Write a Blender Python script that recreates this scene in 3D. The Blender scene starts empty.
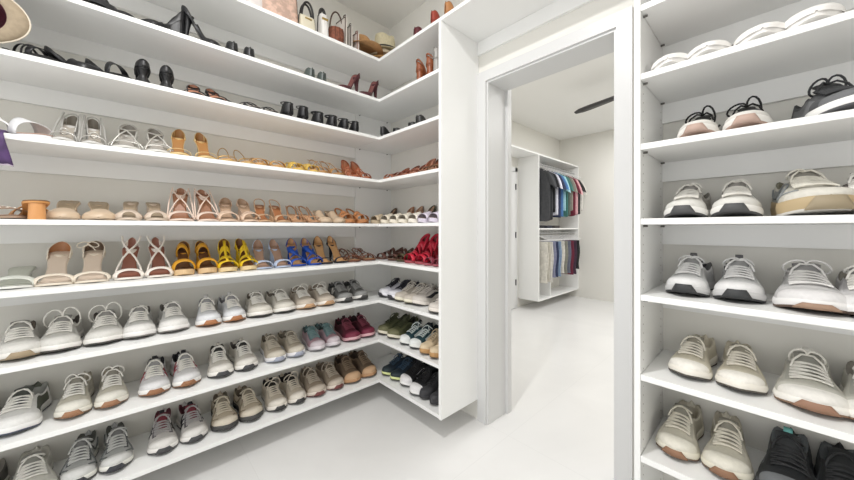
import bpy, math, random
from mathutils import Vector, Matrix
random.seed(7)
C = bpy.context.scene.collection
PI = math.pi

# ------------------------------------------------------------------ camera
CAMX, CAMY, CAMZ = 2.277, -1.676, 1.25
FPX = 320.0
FW = (-.731, .682); RT = (.682, .731)
cam_d = bpy.data.cameras.new('camera'); cam = bpy.data.objects.new('camera', cam_d); C.objects.link(cam)
cam.location = (CAMX, CAMY, CAMZ)
cam.rotation_euler = (PI/2, 0, math.atan2(FW[1], FW[0]) - PI/2)
cam_d.sensor_width = 36; cam_d.lens = 36*FPX/854
cam_d.shift_y = -(240-228.5)/854
cam_d.clip_start = .02
bpy.context.scene.camera = cam

def y_on_x(px, x):            # where the sight line through column px meets the plane x
    t = (px-427)/FPX; X = x-CAMX
    return (t*FW[0]*X - RT[0]*X)/(RT[1]-t*FW[1]) + CAMY
def x_on_y(px, y):
    t = (px-427)/FPX; Y = y-CAMY
    return (t*FW[1]*Y - RT[1]*Y)/(RT[0]-t*FW[0]) + CAMX

# --------------------------------------------------------------- materials
def lin(h):
    h = h.lstrip('#'); r = []
    if len(h) == 3: h = ''.join(c*2 for c in h)
    for i in (0, 2, 4):
        c = int(h[i:i+2], 16)/255
        r.append(c/12.92 if c <= .04045 else ((c+.055)/1.055)**2.4)
    return (*r, 1)
MATS = {}
def mat(h, rough=.6, metal=0, bump=0, scale=200, name=None, mottle=0, coat=0, alpha=1, emit=0):
    key = (h, rough, metal, bump, scale, mottle, coat, alpha, emit)
    if key in MATS: return MATS[key]
    m = bpy.data.materials.new(name or 'surface_' + h.lstrip('#')); m.use_nodes = True
    nt = m.node_tree; b = nt.nodes['Principled BSDF']
    b.inputs['Base Color'].default_value = lin(h)
    b.inputs['Roughness'].default_value = rough; b.inputs['Metallic'].default_value = metal
    b.inputs['Coat Weight'].default_value = coat
    if alpha < 1: b.inputs['Transmission Weight'].default_value = 1-alpha
    if emit:
        b.inputs['Emission Color'].default_value = lin(h); b.inputs['Emission Strength'].default_value = emit
    tc = nt.nodes.new('ShaderNodeTexCoord')
    if bump:
        n = nt.nodes.new('ShaderNodeTexNoise'); n.inputs['Scale'].default_value = scale
        bp = nt.nodes.new('ShaderNodeBump'); bp.inputs['Strength'].default_value = bump; bp.inputs['Distance'].default_value = .002
        nt.links.new(tc.outputs['Object'], n.inputs['Vector']); nt.links.new(n.outputs['Fac'], bp.inputs['Height'])
        nt.links.new(bp.outputs['Normal'], b.inputs['Normal'])
    if mottle:
        n = nt.nodes.new('ShaderNodeTexNoise'); n.inputs['Scale'].default_value = scale*.4
        r = nt.nodes.new('ShaderNodeValToRGB'); c = lin(h)
        r.color_ramp.elements[0].position = .4; r.color_ramp.elements[1].position = .6
        r.color_ramp.elements[0].color = tuple(v*(1-mottle) for v in c[:3])+(1,); r.color_ramp.elements[1].color = c
        nt.links.new(tc.outputs['Object'], n.inputs['Vector']); nt.links.new(n.outputs['Fac'], r.inputs['Fac'])
        nt.links.new(r.outputs['Color'], b.inputs['Base Color'])
    MATS[key] = m; return m
def shoe_m(h): return mat(h, .65, 0, .25, 260, mottle=.05)
def shade(h, k):
    h = h.lstrip('#'); h = ''.join(c*2 for c in h) if len(h) == 3 else h
    return '#%02x%02x%02x' % tuple(max(0, min(255, int(int(h[i:i+2], 16)*k))) for i in (0, 2, 4))
def mute(h, k=.3):
    v = [int(h.lstrip('#')[i:i+2], 16) if len(h) > 4 else int(h.lstrip('#')[i//2], 16)*17 for i in (0, 2, 4)]; g = sum(v)/3
    return '#%02x%02x%02x' % tuple(int((x+(g-x)*k)*.94) for x in v)
def leather(h): return mat(h, .42, 0, .1, 150)
def rubber(h): return mat(h, .6)
def metalm(h): return mat(h, .3, .7)

WALL = mat('#e6e4dd', .7, name='wall_paint')
CEIL = mat('#f1f0ec', .8, name='ceiling_paint')
LAM = mat('#f3f3f1', .38, 0, name='white_melamine')
TRIM = mat('#d6d6d5', .35, name='trim_paint')
DARK = mat('#4a4744', .5)
def floor_mat():
    m = bpy.data.materials.new('polished_pale_stone'); m.use_nodes = True; nt = m.node_tree; b = nt.nodes['Principled BSDF']
    tc = nt.nodes.new('ShaderNodeTexCoord')
    n = nt.nodes.new('ShaderNodeTexNoise'); n.inputs['Scale'].default_value = .9; n.inputs['Detail'].default_value = 6; n.inputs['Distortion'].default_value = 1.2
    r = nt.nodes.new('ShaderNodeValToRGB')
    r.color_ramp.elements[0].position = .35; r.color_ramp.elements[0].color = lin('#dedddb')
    r.color_ramp.elements[1].position = .65; r.color_ramp.elements[1].color = lin('#e5e4e2')
    br = nt.nodes.new('ShaderNodeTexBrick'); br.inputs['Scale'].default_value = 1; br.offset = 0
    br.inputs['Brick Width'].default_value = 1.2; br.inputs['Row Height'].default_value = 1.2
    br.inputs['Mortar Size'].default_value = .0016; br.inputs['Mortar'].default_value = (.93, .93, .93, 1)
    br.inputs['Color1'].default_value = (1, 1, 1, 1); br.inputs['Color2'].default_value = (.985, .985, .985, 1)
    mx = nt.nodes.new('ShaderNodeMix'); mx.data_type = 'RGBA'; mx.blend_type = 'MULTIPLY'; mx.inputs['Factor'].default_value = 1
    L = nt.links.new
    L(tc.outputs['Object'], n.inputs['Vector']); L(tc.outputs['Object'], br.inputs['Vector']); L(n.outputs['Fac'], r.inputs['Fac'])
    L(r.outputs['Color'], mx.inputs['A']); L(br.outputs['Color'], mx.inputs['B']); L(mx.outputs['Result'], b.inputs['Base Color'])
    b.inputs['Roughness'].default_value = .22; b.inputs['Specular IOR Level'].default_value = .4
    return m
FLOOR = floor_mat()

# ----------------------------------------------------------------- helpers
class MB:
    def __init__(s): s.v = []; s.f = []; s.m = []; s.mats = []
    def mi(s, m):
        if m not in s.mats: s.mats.append(m)
        return s.mats.index(m)
    def box(s, x0, x1, y0, y1, z0, z1, m):
        k = s.mi(m); n = len(s.v)
        s.v += [(x0,y0,z0),(x1,y0,z0),(x1,y1,z0),(x0,y1,z0),(x0,y0,z1),(x1,y0,z1),(x1,y1,z1),(x0,y1,z1)]
        for q in ((0,3,2,1),(4,5,6,7),(0,1,5,4),(1,2,6,5),(2,3,7,6),(3,0,4,7)):
            s.f.append(tuple(n+i for i in q)); s.m.append(k)
        return s
    def grid(s, rows, m, closed=False, mf=None):
        n = len(s.v); R = len(rows); K = len(rows[0])
        for r in rows: s.v += [tuple(p) for p in r]
        for i in range(R-1):
            for j in range(K if closed else K-1):
                j2 = (j+1) % K
                s.f.append((n+i*K+j, n+i*K+j2, n+(i+1)*K+j2, n+(i+1)*K+j))
                s.m.append(s.mi(mf(i, j) if mf else m))
        return s
    def cap(s, ring, m):
        n = len(s.v); s.v += [tuple(p) for p in ring]; s.f.append(tuple(range(n, n+len(ring)))); s.m.append(s.mi(m)); return s
    def loft(s, rings, m, caps=True):
        s.grid(rings, m, closed=True)
        if caps: s.cap(list(reversed(rings[0])), m); s.cap(rings[-1], m)
        return s
    def tube(s, pts, r, m, n=6, closed=False, flat=1):
        pts = [Vector(p) for p in pts]; N = len(pts); rings = []; prev = None
        for i, p in enumerate(pts):
            if closed: t = pts[(i+1) % N]-pts[i-1]
            else: t = pts[min(i+1, N-1)]-pts[max(i-1, 0)]
            if t.length < 1e-9: t = Vector((1, 0, 0))
            t.normalize()
            if prev is None:
                a = Vector((0, 0, 1)) if abs(t.z) < .9 else Vector((1, 0, 0))
                nrm = (a-t*a.dot(t)).normalized()
            else:
                nrm = prev-t*prev.dot(t)
                nrm = nrm.normalized() if nrm.length > 1e-6 else prev
            prev = nrm; b = t.cross(nrm); rr = r(i/(N-1)) if callable(r) else r
            rings.append([p+nrm*math.cos(2*PI*k/n)*rr*flat+b*math.sin(2*PI*k/n)*rr for k in range(n)])
        if closed: rings.append(rings[0])
        s.grid(rings, m, closed=True)
        if not closed: s.cap(list(reversed(rings[0])), m); s.cap(rings[-1], m)
        return s
    def build(s, name, parent=None, smooth=True, solid=0, bevel=0, sub=0):
        me = bpy.data.meshes.new(name); me.from_pydata(s.v, [], s.f)
        for m in s.mats: me.materials.append(m)
        me.polygons.foreach_set('material_index', s.m)
        if smooth: me.polygons.foreach_set('use_smooth', [True]*len(s.f))
        me.update()
        o = bpy.data.objects.new(name, me); C.objects.link(o)
        if parent: o.parent = parent
        if solid:
            md = o.modifiers.new('thickness', 'SOLIDIFY'); md.thickness = solid; md.offset = 0
        if bevel:
            md = o.modifiers.new('bevel', 'BEVEL'); md.width = bevel; md.segments = 2; md.limit_method = 'ANGLE'
        if sub:
            md = o.modifiers.new('subdivision', 'SUBSURF'); md.levels = sub; md.render_levels = sub
        return o
def tag(o, label, cat, group=None):
    o['label'] = label; o['category'] = cat
    if group: o['group'] = group
    return o
def empty(name, loc, rz=0):
    o = bpy.data.objects.new(name, None); C.objects.link(o); o.location = loc; o.rotation_euler = (0, 0, rz); o.empty_display_size = .05
    return o
def struct(name, mb, smooth=False):
    o = mb.build(name, None, smooth); o['kind'] = 'structure'; return o

# ----------------------------------------------------------------- setting
DX0, DX1, DZ = 1.043, 1.788, 2.19
struct('floor', MB().box(-.7, 3.6, -2.75, 4.6, -.05, 0, FLOOR))
struct('ceiling', MB().box(-.15, 4.0, -2.75, .0, 3.0, 3.05, CEIL))
struct('wall_left', MB().box(-.12, 0, -2.75, 0, 0, 3.0, WALL))
wb = MB(); wb.box(-.12, DX0, 0, .18, 0, 3.0, WALL); wb.box(DX1, 4.0, 0, .18, 0, 3.0, WALL); wb.box(DX0, DX1, 0, .18, DZ, 3.0, WALL)
struct('wall_back', wb)
struct('wall_right_unseen', MB().box(3.4, 3.52, -2.75, 4.465, 0, 3.0, WALL))  # out of view, added to block world light from the right
tr = MB()
tr.box(DX0-.065, DX0, -.016, 0, 0, DZ+.065, TRIM); tr.box(DX1, DX1+.065, -.016, 0, 0, DZ+.065, TRIM); tr.box(DX0, DX1, -.016, 0, DZ, DZ+.065, TRIM)
tr.box(DX0-.006, DX0+.012, -.004, .19, 0, DZ, TRIM); tr.box(DX1-.012, DX1+.006, -.004, .19, 0, DZ, TRIM); tr.box(DX0+.012, DX1-.012, -.004, .19, DZ-.012, DZ, TRIM)
tr.box(DX0-.002, DX0+.03, .19, .235, 0, DZ+.06, TRIM)
struct('trim_1', tr)
# the room beyond the doorway
struct('wall_far_left', MB().box(-.583, -.463, .18, 4.345, 0, 2.93, WALL))
struct('wall_far_back', MB().box(-.583, 3.4, 4.345, 4.465, 0, 2.93, WALL))
struct('ceiling_far', MB().box(-.583, 4.0, .18, 4.345, 2.93, 2.98, CEIL))
fd = MB(); fd.box(-.463, -.44, 2.05, 2.11, 0, 2.2, TRIM); fd.box(-.463, -.44, 2.75, 2.81, 0, 2.2, TRIM); fd.box(-.463, -.44, 2.05, 2.81, 2.14, 2.2, TRIM)
struct('trim_2', fd)
d1 = struct('door_1', MB().box(-.45, -.432, 2.11, 2.745, .01, 2.13, TRIM))
for z in (1.9, 1.15, .41):
    h = MB().tube([(-.425, 2.74, z-.045), (-.425, 2.74, z+.045)], .009, mat('#23211f', .4), 10).build('hinge', d1)
    h['label'] = 'black barrel hinge'

# ----------------------------------------------------------- shelving units
TH = .021
AZ = [2.457, 2.165, 1.891, 1.582, 1.264, .993, .714, .430, .139]      # underside of each shelf
RZ = {0: 2.27, 1: 2.019, 2: 1.776, 3: 1.528, 4: 1.264, 5: .995, 6: .713, 7: .425, 8: .139}
DEP = .352
def shelf(parent, x0, x1, y0, y1, z):
    return MB().box(x0, x1, y0, y1, z, z+TH, LAM).build('shelf', parent, False, bevel=.0015)
ua = empty('shoe_shelving', (0, -1.3, 0)); tag(ua, 'long white shelving unit of nine shoe shelves fixed along the left wall', 'shelving', 'white shelving units')
def rel(u, mb): 
    mb.v = [(v[0]-u.location.x, v[1]-u.location.y, v[2]-u.location.z) for v in mb.v]; return mb
def part(u, name, mb, smooth=False, **k): return rel(u, mb).build(name, u, smooth, **k)
YA0 = -2.42
for i, z in enumerate(AZ):
    part(ua, 'shelf', MB().box(.0005, DEP, YA0, -DEP, z, z+TH, LAM), bevel=.0015)
    part(ua, 'cleat', MB().box(.0005, .018, YA0, -DEP-.002, z-.08, z-.0005, LAM))
part(ua, 'side_panel', MB().box(.0005, DEP, YA0-.02, YA0-.0005, AZ[-1], 2.478, LAM))
ub = empty('shoe_shelving', (.5, -.176, 0)); tag(ub, 'short white corner unit of shoe shelves between left wall and doorway', 'shelving', 'white shelving units')
BX1 = .978
for i, z in enumerate(AZ):
    part(ub, 'shelf', MB().box(.021 if i else .0005, (BX1-.0205) if i else 1.945, -DEP+.0005, -.0005, z, z+TH, LAM), bevel=.0015)
part(ub, 'side_panel', MB().box(.0005, .0205, -DEP+.0008, -.0005, AZ[-1], AZ[0]-.0005, LAM))
part(ub, 'side_panel', MB().box(BX1-.02, BX1, -DEP-.001, -.0005, AZ[-1]-.002, AZ[0]-.0005, LAM), bevel=.001)
part(ub, 'cleat', MB().box(BX1+.001, 1.945, -.018, -.0005, AZ[0]-.085, AZ[0]-.0005, LAM))
pins = mat('#6d6a66', .35, .6)
for z in AZ[1:]:
    for y in (-.315, -.045):
        part(ub, 'shelf_pin', MB().tube([(.02, y, z-.004), (.03, y, z-.004)], .0035, pins, 8))
ur = empty('shoe_shelving', (2.6, -.176, 0)); tag(ur, 'white shoe shelving unit to the right of the doorway', 'shelving', 'white shelving units')
RX0 = 1.965
for i, z in RZ.items():
    part(ur, 'shelf', MB().box(RX0, 3.3, -DEP, -.0005, z, z+TH, LAM), bevel=.0015)
    part(ur, 'cleat', MB().box(RX0, 3.3, -.018, -.0005, z-.08, z-.0005, LAM))
part(ur, 'side_panel', MB().box(RX0-.0195, RX0-.0005, -DEP-.001, -.0005, .137, 2.478, LAM), bevel=.001)
part(ur, 'side_panel', MB().box(3.3005, 3.32, -DEP-.001, -.0005, .137, 2.478, LAM))
for i, z in RZ.items():
    for y in (-.315, -.045):
        part(ur, 'shelf_pin', MB().tube([(RX0, y, z-.005), (RX0+.013, y, z-.005)], .004, pins, 8))
hol = MB(); hc = mat('#b9b5ae', .7)
for k in range(50):
    for y in (-.315, -.045):
        z = .2+k*.032
        hol.tube([(RX0-.0004, y, z), (RX0+.0004, y, z)], .0025, hc, 6)
o = part(ur, 'peg_hole', hol); o['kind'] = 'stuff'

# ------------------------------------------------------------ shape helpers
def sst(a, b, x):
    if a == b: return 1.0 if x >= b else 0.0
    t = max(0, min(1, (x-a)/(b-a))); return t*t*(3-2*t)
def crv(keys, x):
    if x <= keys[0][0]: return keys[0][1]
    if x >= keys[-1][0]: return keys[-1][1]
    for i in range(len(keys)-1):
        if keys[i][0] <= x <= keys[i+1][0]:
            x0, y0 = keys[i]; x1, y1 = keys[i+1]; t = (x-x0)/(x1-x0)
            m0 = (keys[i+1][1]-keys[i-1][1])/(keys[i+1][0]-keys[i-1][0]) if i else 0
            m1 = (keys[i+2][1]-keys[i][1])/(keys[i+2][0]-keys[i][0]) if i+2 < len(keys) else 0
            h = x1-x0; t2 = t*t; t3 = t2*t
            return (2*t3-3*t2+1)*y0+(t3-2*t2+t)*h*m0+(-2*t3+3*t2)*y1+(t3-t2)*h*m1
SS = [0, .006, .02, .045, .08, .12, .17, .22, .27, .32, .36, .4, .44, .48, .53, .58, .63, .68, .73, .78, .82, .86, .9, .93, .955, .975, .99, 1]
def rnd_end(s, a=.11, b=.83, p=.5):
    k = 1
    if s < a: k *= max(0, 1-((a-s)/a)**2)**.5
    if s > b: k *= max(0, 1-((s-b)/(1-b))**2)**p
    return max(k, .03)

def make_sneaker(root, side, o):
    """trainer lying along +x, toe at +L/2, every piece a part of root"""
    L = o.get('L', .262); ws = o.get('w', 1.0); hi = o.get('h', 1.0); sl = o.get('sole_h', 1.0)
    up = shoe_m(o['up']); so = rubber(o.get('sole', '#f2f0ec')); ou = rubber(mute(o.get('out', '#4a4845'))); la = shoe_m(o.get('lace', '#f2efe8'))
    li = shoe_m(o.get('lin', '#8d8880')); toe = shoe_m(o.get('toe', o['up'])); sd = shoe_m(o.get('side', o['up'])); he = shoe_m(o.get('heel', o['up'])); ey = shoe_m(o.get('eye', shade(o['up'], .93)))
    W = lambda s: ws*crv([(0, .030), (.15, .034), (.38, .031), (.72, .0465), (.88, .043), (1, .036)], s)*rnd_end(s, .11, .80, .5)
    cy = lambda s: side*(.007*math.sin(PI*min(1, s*1.05))-.002)
    X = lambda s: (s-.5)*L
    bot = lambda s: .013*sst(.74, 1, s)**1.3+.004*sst(.12, 0, s)
    top = lambda s: bot(s)*.75+sl*crv([(0, .034), (.3, .029), (.7, .024), (.9, .025), (1, .026)], s)
    Hc = lambda s: hi*crv([(0, .064), (.08, .060), (.2, .044), (.3, .045), (.4, .062), (.46, .070)], s)
    Hh = lambda s: hi*crv([(0, .064), (.38, .072), (.46, .069), (.58, .056), (.7, .042), (.82, .033), (.92, .029), (1, .027)], s)*(max(.02, 1-((s-.87)/.13)**2)**.5 if s > .87 else 1)
    op = lambda s: sst(0, .045, s)*(1-sst(.37, .43, s))
    def P(s, u, lift=0):
        w = W(s)*.96; b = top(s)-.002; a = abs(u); sg = 1 if u >= 0 else -1
        ang = a*PI/2; boxy = .5
        yc = w*math.sin(ang)**.82 if a > 0 else 0; zc = Hh(s)*max(0, math.cos(ang))**(.6+.3*(1-sst(.5, .85, s)))
        if a > .45:
            v = (1-a)/.55; yo = w*(1-.18*v*v); zo = Hc(s)*v
        else:
            v = a/.45; yo = (w*.82-.005)*v; zo = .01+(Hc(s)-.01)*v**5
        k = op(s); y = yc*(1-k)+yo*k; z = zc*(1-k)+zo*k
        n = lift
        return Vector((X(s)+(lift*.5 if s > .5 else 0), cy(s)+sg*(y+n*math.sin(ang)), b+z+n*math.cos(ang)))
    US = [-1, -.93, -.85, -.76, -.66, -.56, -.47, -.42, -.34, -.25, -.12, 0, .12, .25, .34, .42, .47, .56, .66, .76, .85, .93, 1]
    def mf(i, j):
        s = (SS[i]+SS[i+1])/2; u = abs((US[j]+US[j+1])/2)
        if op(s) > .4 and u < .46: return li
        if s > .80: return toe
        if s < .14: return he
        if .38 < s < .72 and .2 < u < .5: return ey
        if .18 < s < .66 and u > .56: return sd
        return up
    upo = MB().grid([[P(s, u) for u in US] for s in SS], up, mf=mf).build('upper', root)
    def ring(fz, k, dx=0):
        R = [(X(s)*(1+dx), cy(s)+W(s)*k, fz(s)) for s in SS]
        return R+[(X(s)*(1+dx), cy(s)-W(s)*k, fz(s)) for s in reversed(SS)]
    b2 = lambda s: bot(s)+.005
    mid = MB().loft([ring(b2, .98, .0), ring(lambda s: b2(s)*.5+top(s)*.5, 1.035, .02), ring(top, 1.0, .006), ring(lambda s: top(s)+.001, .93, -.01)], so).build('midsole', root)
    om = MB().loft([ring(bot, .93, -.01), ring(lambda s: bot(s)+.002, 1.0, .008), ring(lambda s: b2(s)+.001, 1.0, .008)], ou)
    pt = o.get('patch')
    if pt:                                       # toe bumper wrapping up over the midsole
        pm = rubber(mute(pt)); rows = [[], [], []]; N = 14
        for k in range(N+1):
            t = -1+2*k/N; s = 1-.052*abs(t)**1.8; sg = 1 if t >= 0 else -1
            hk = min(1, (1-abs(t))*2.4)*o.get('ph', .9); z0 = bot(s)+.001; z1 = z0+.003+(top(s)-z0)*hk
            for r, (z, kk) in enumerate(((z0, 1.02), ((z0+z1)/2, 1.07), (z1, 1.045))):
                rows[r].append((X(s)*1.02+.0028, cy(s)+sg*W(s)*kk, z))
        p = MB().grid(rows, pm).build('toe_bumper', mid, solid=.0015)
    om.build('outsole', root)
    # tongue; default tone is darkened to paint in the shade between laces
    tg = shoe_m(o.get('tongue', shade(o['up'], .74))); rows = []
    for k in range(9):
        t = k/8; s = .64-.27*t; hw = .014+.004*t
        row = []
        for j in range(7):
            q = -1+2*j/6; z = top(s)+Hh(max(s, .42))*1.0-.002+.018*hi*t**2-.005*q*q
            row.append((X(s)+.004*t, cy(s)+q*hw*ws, z))
        rows.append(row)
    tong = MB().grid(rows, tg).build('tongue', root, solid=.005)
    if o.get('tab'):
        q = rows[-1]; z = q[3][2]; x = q[3][0]
        MB().grid([[(x-.002+d, cy(.4)+w, zz) for w in (-.009, 0, .009)] for d, zz in ((.003, z-.014), (.002, z+.004), (-.004, z+.012), (-.008, z+.0))], shoe_m(o['tab'])).build('pull_tab', tong, solid=.003)
    # laces
    if la and not o.get('nolace'):
        lm = MB(); n = 6; rr = o.get('lr', .0028)
        for i in range(n):
            s0 = .45+.235*i/(n-1); s1 = s0+.03
            for sg in (-1, 1):
                pts = [P(s0*(1-t)+s1*t, sg*(-.32+.64*t), .0045+.002*math.sin(PI*t)+(.0015 if sg > 0 else 0)) for t in [k/6 for k in range(7)]]
                lm.tube(pts, rr, la, 5)
        kn = P(.43, 0, .016); rnd = random.Random(hash(o['up']) & 255 if 0 else int(o['up'][1:], 16) % 97)
        if o.get('bow', .4):
            for sg in (-1, 1):
                bw = o.get('bow', .4); a = .012+.009*bw+.010*rnd.random(); up_ = .003+.014*bw*(.5+rnd.random())
                lm.tube([kn+Vector((.004*math.sin(t)*2, sg*a*(1-math.cos(t))/2*1.3, up_*math.sin(t)*1.0-.012*(1-math.cos(t))/2)) for t in [2*PI*k/14 for k in range(15)]], rr, la, 5)
                lm.tube([kn, kn+Vector((.012, sg*.012, .002)), kn+Vector((.024, sg*.026, -.012)), kn+Vector((.034, sg*.032, -.03))], rr, la, 5)
        lm.build('laces', root)
    for mk, col in o.get('marks', []):
      mm = shoe_m(col)
      for sg in (-1, 1):
        b = MB()
        if mk == 'swoosh':
            key = [(.76, .52, .003), (.70, .62, .011), (.62, .70, .017), (.54, .71, .018), (.44, .66, .014), (.32, .58, .008), (.16, .50, .003)]
            if 1:
                rows = []
                for (s, u, w) in key:
                    w *= .5; du = w/.045
                    rows.append([P(s, sg*(u-du*.6), .003), P(s, sg*(u+du*.6), .003)])
                b.grid(rows, mm)
        elif mk == 'letter':
            if 1:
                for (a, c) in (((.36, .88), (.40, .56)), ((.40, .56), (.47, .88)), ((.47, .88), (.52, .56))):
                    pts = [P(a[0]*(1-t)+c[0]*t, sg*(a[1]*(1-t)+c[1]*t), .002) for t in (0, .33, .66, 1)]
                    b.tube(pts, .0035, mm, 5)
        elif mk == 'stripes':
            if 1:
                for q in (.36, .46, .56):
                    b.tube([P(q+.05*t, sg*(.92-.42*t), .001) for t in (0, .25, .5, .75, 1)], .0035, mm, 5)
        elif mk == 'swirl':
            if 1:
                b.tube([P(.12+.6*t, sg*(.62+.22*math.sin(t*7)), .001) for t in [k/14 for k in range(15)]], .003, mm, 5)
                b.tube([P(.70+.12*t, sg*(.9-.55*t), .001) for t in [k/6 for k in range(7)]], .003, mm, 5)
        b.build('side_mark' if mk != 'letter' else 'letter_mark', upo, solid=.001 if mk == 'swoosh' else 0)

def make_heel(root, side, o, unit_low=False):
    """dress shoe or sandal along +x with a raised heel"""
    hh = o.get('hh', .085); pt = o.get('pt', .007); L = o.get('L', .232-.55*hh); ws = o.get('w', 1.0)
    ins = leather(o.get('ins', '#b98a62')); so = leather(o.get('sole', o['up'])); up = (metalm if o.get('metal') else leather)(o['up'])
    pe = o.get('point', 0)
    W = lambda s: ws*crv([(0, .022), (.15, .0265), (.42, .0215), (.72, .041), (.88, .039), (1, .028)], s)*rnd_end(s, .12, .78 if not pe else .6, .5 if not pe else .85)
    cy = lambda s: side*.006*math.sin(PI*s)
    X = lambda s: (s-.5)*L
    fb = lambda s: pt+.005*sst(.82, 1, s)+hh*(1-sst(.10, .66, s))+hh*.06*sst(.15, 0, s)
    us = [-1, -.7, -.35, 0, .35, .7, 1]
    # footbed and sole
    MB().grid([[(X(s), cy(s)+W(s)*u*.95, fb(s)+.0025+.0015*abs(u)) for u in us] for s in SS], ins).build('insole', root, solid=.002)
    wedge = o.get('heel') == 'wedge'
    lo = (lambda s: .0+.004*sst(.85, 1, s)) if wedge else (lambda s: max(0, fb(s)-pt-.0) if s > .6 else fb(s)-.006)
    if pt > .012 and not wedge: lo = lambda s: fb(s)-pt*sst(.35, .62, s)-.006*(1-sst(.35, .62, s))+.003*sst(.9, 1, s)
    def ring(fz, k): return [(X(s), cy(s)+W(s)*k, fz(s)) for s in SS]+[(X(s), cy(s)-W(s)*k, fz(s)) for s in reversed(SS)]
    b = MB(); rows = []
    for s in SS: rows.append([(X(s), cy(s)+W(s), fb(s)+.001), (X(s), cy(s)-W(s), fb(s)+.001), (X(s), cy(s)-W(s)*.94, lo(s)), (X(s), cy(s)+W(s)*.94, lo(s))])
    b.loft(rows, so); b.build('sole', root, smooth=False)
    hk = o.get('heel', 'block')
    if not wedge and hh > .012:
        r0x, r0y = .024, .024; bx, by = {'stiletto': (.005, .005), 'block': (.018, .022), 'flare': (.026, .034), 'kitten': (.007, .008), 'low': (.026, .025)}[hk]
        rings = []
        for k in range(7):
            t = k/6; z = (fb(.08)-.005)*(1-t); e = t**.55 if hk in ('stiletto', 'kitten') else (t if hk != 'flare' else (0 if t < .4 else (t-.4)/.6))
            rx = r0x+(bx-r0x)*e; ry = (r0y-.004)+(by-r0y+.004)*e
            if hk == 'flare' and t < .4: rx -= .008*t/.4; ry -= .008*t/.4
            elif hk == 'flare': rx -= .008*(1-e); ry -= .008*(1-e)
            cx = X(0)+.026-.004*e
            if hk == 'stiletto': cx = X(0)+.024-.012*t
            rings.append([(cx+rx*math.cos(a), cy(.08)+ry*math.sin(a), z+(.012*(1-t) if math.cos(a) < 0 else 0)*0) for a in [-2*PI*q/14 for q in range(14)]])
        MB().loft(rings, leather(o.get('heelc', o['up']))).build('heel', root)
    def A(s, u, h, lift=0):
        a = max(-1, min(1, u))*PI/2; w = W(min(max(s, .0), 1))*1.05+.001
        return Vector((X(s), cy(s)+w*math.sin(a), fb(s)+.001+(h+lift)*max(0, math.cos(a))**.75))
    U = [-1+2*k/14 for k in range(15)]
    for st in o.get('st', []):
        k = st[0]; col = up
        if k == 'band':
            _, s, wd, h = st[:4]; m = (leather(st[4]) if len(st) > 4 else up); nn = 5; h1 = h*(1+wd*1.5)
            rows = [[A(s-wd/2+wd*i/(nn-1), u, h1+(h-h1)*i/(nn-1)) for u in U] for i in range(nn)]
            MB().grid(rows, m).build('strap', root, solid=.0025)
        elif k == 'diag':
            _, s0, s1, wd, h = st[:5]; m = (leather(st[5]) if len(st) > 5 else up)
            rows = [[A(s0+(s1-s0)*(u+1)/2+wd*(i-1)/2, u, h) for u in U] for i in range(3)]
            MB().grid(rows, m).build('strap', root, solid=.0025)
        elif k == 'ankle':
            _, z, rr = st[:3]; fwd = st[3] if len(st) > 3 else .085; b = MB(); zb = fb(.05)+min([z]+[q[1]*.9 for q in o['st'] if q[0] in ('counter', 'closed')])
            xb = X(.0)+.004
            pts = [(xb+fwd*(1-math.cos(t))/2, cy(.1)+.029*math.sin(t)*ws, zb+.012*(1-math.cos(t))/2) for t in [2*PI*q/22 for q in range(22)]]
            if any(q[0] == 'closed' for q in o['st']): b.tube(pts, rr, up, 6, closed=True)
            elif not (any(q[0] == 'counter' for q in o['st']) and unit_low):
                pts = []
                for q in range(17):
                    a = PI*q/16; k = math.sin(a)**.7; s_ = .34*(1-k)+.01*k
                    pts.append((X(s_), cy(s_)+W(max(s_, .12))*1.0*math.cos(a), fb(s_)*(1-k)+fb(.05)*k+.003+z*k))
                b.tube(pts, rr, up, 6)
            b.build('ankle_strap', root)
        elif k == 'counter':
            h = st[1]; s1 = st[2] if len(st) > 2 else .28; rows = []
            arc = []
            for q in range(-10, 11):
                s = s1*(abs(q)/10)**1.5; arc.append((s, 1 if q >= 0 else -1))
            lin_m = leather(o.get('lining', o.get('ins', '#b98a62')))
            for z in (0, .35, .7, 1):
                rows.append([(X(s)+(-.001 if s < .1 else 0)+z*h*.08, cy(s)+sg*W(s)*(1.04-.12*z), fb(s)+z*h*(1-.85*(s/s1)**.8)) for s, sg in arc])
            MB().grid(rows, up).build('heel_counter', root, solid=.003)
            if o.get('lining', o.get('ins')) and hh > .04:
                inn = [[(p[0]+(.0022 if i_ < 14 and i_ > 6 else .0006), cy(.1)+(p[1]-cy(.1))*.93, p[2]-.0012*(k_ == 3)) for i_, p in enumerate(rw)] for k_, rw in enumerate(rows)]
                MB().grid(inn, lin_m).build('lining', root)
        elif k == 'sides':
            _, sa, sb, z, rr = st; b = MB()
            for sg in (-1, 1):
                p0 = A(sa, sg*.95, .0); p1 = Vector((X(sb), cy(sb)+sg*.028*ws, fb(.05)+z))
                b.tube([p0, p0.lerp(p1, .5)+Vector((0, sg*.002, .004)), p1], rr, up, 6)
            b.build('strap', root)
        elif k == 'wrap':
            _, z, rr = st; b = MB()
            for sg in (-1, 1):
                p0 = A(.66, sg*.95, 0); p1 = Vector((X(.42), cy(.4), fb(.42)+.05+z*.3)); p2 = Vector((X(.08), cy(.1)-sg*.027*ws, fb(.05)+z))
                b.tube([p0.lerp(p1, t)+Vector((0, sg*.006*math.sin(PI*t), .006*math.sin(PI*t))) for t in (0, .33, .66, 1)]+[p1.lerp(p2, t)+Vector((0, -sg*.008*math.sin(PI*t), 0)) for t in (.33, .66, 1)], rr, up, 6)
            b.build('strap', root)
        elif k == 'tstrap':
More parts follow.
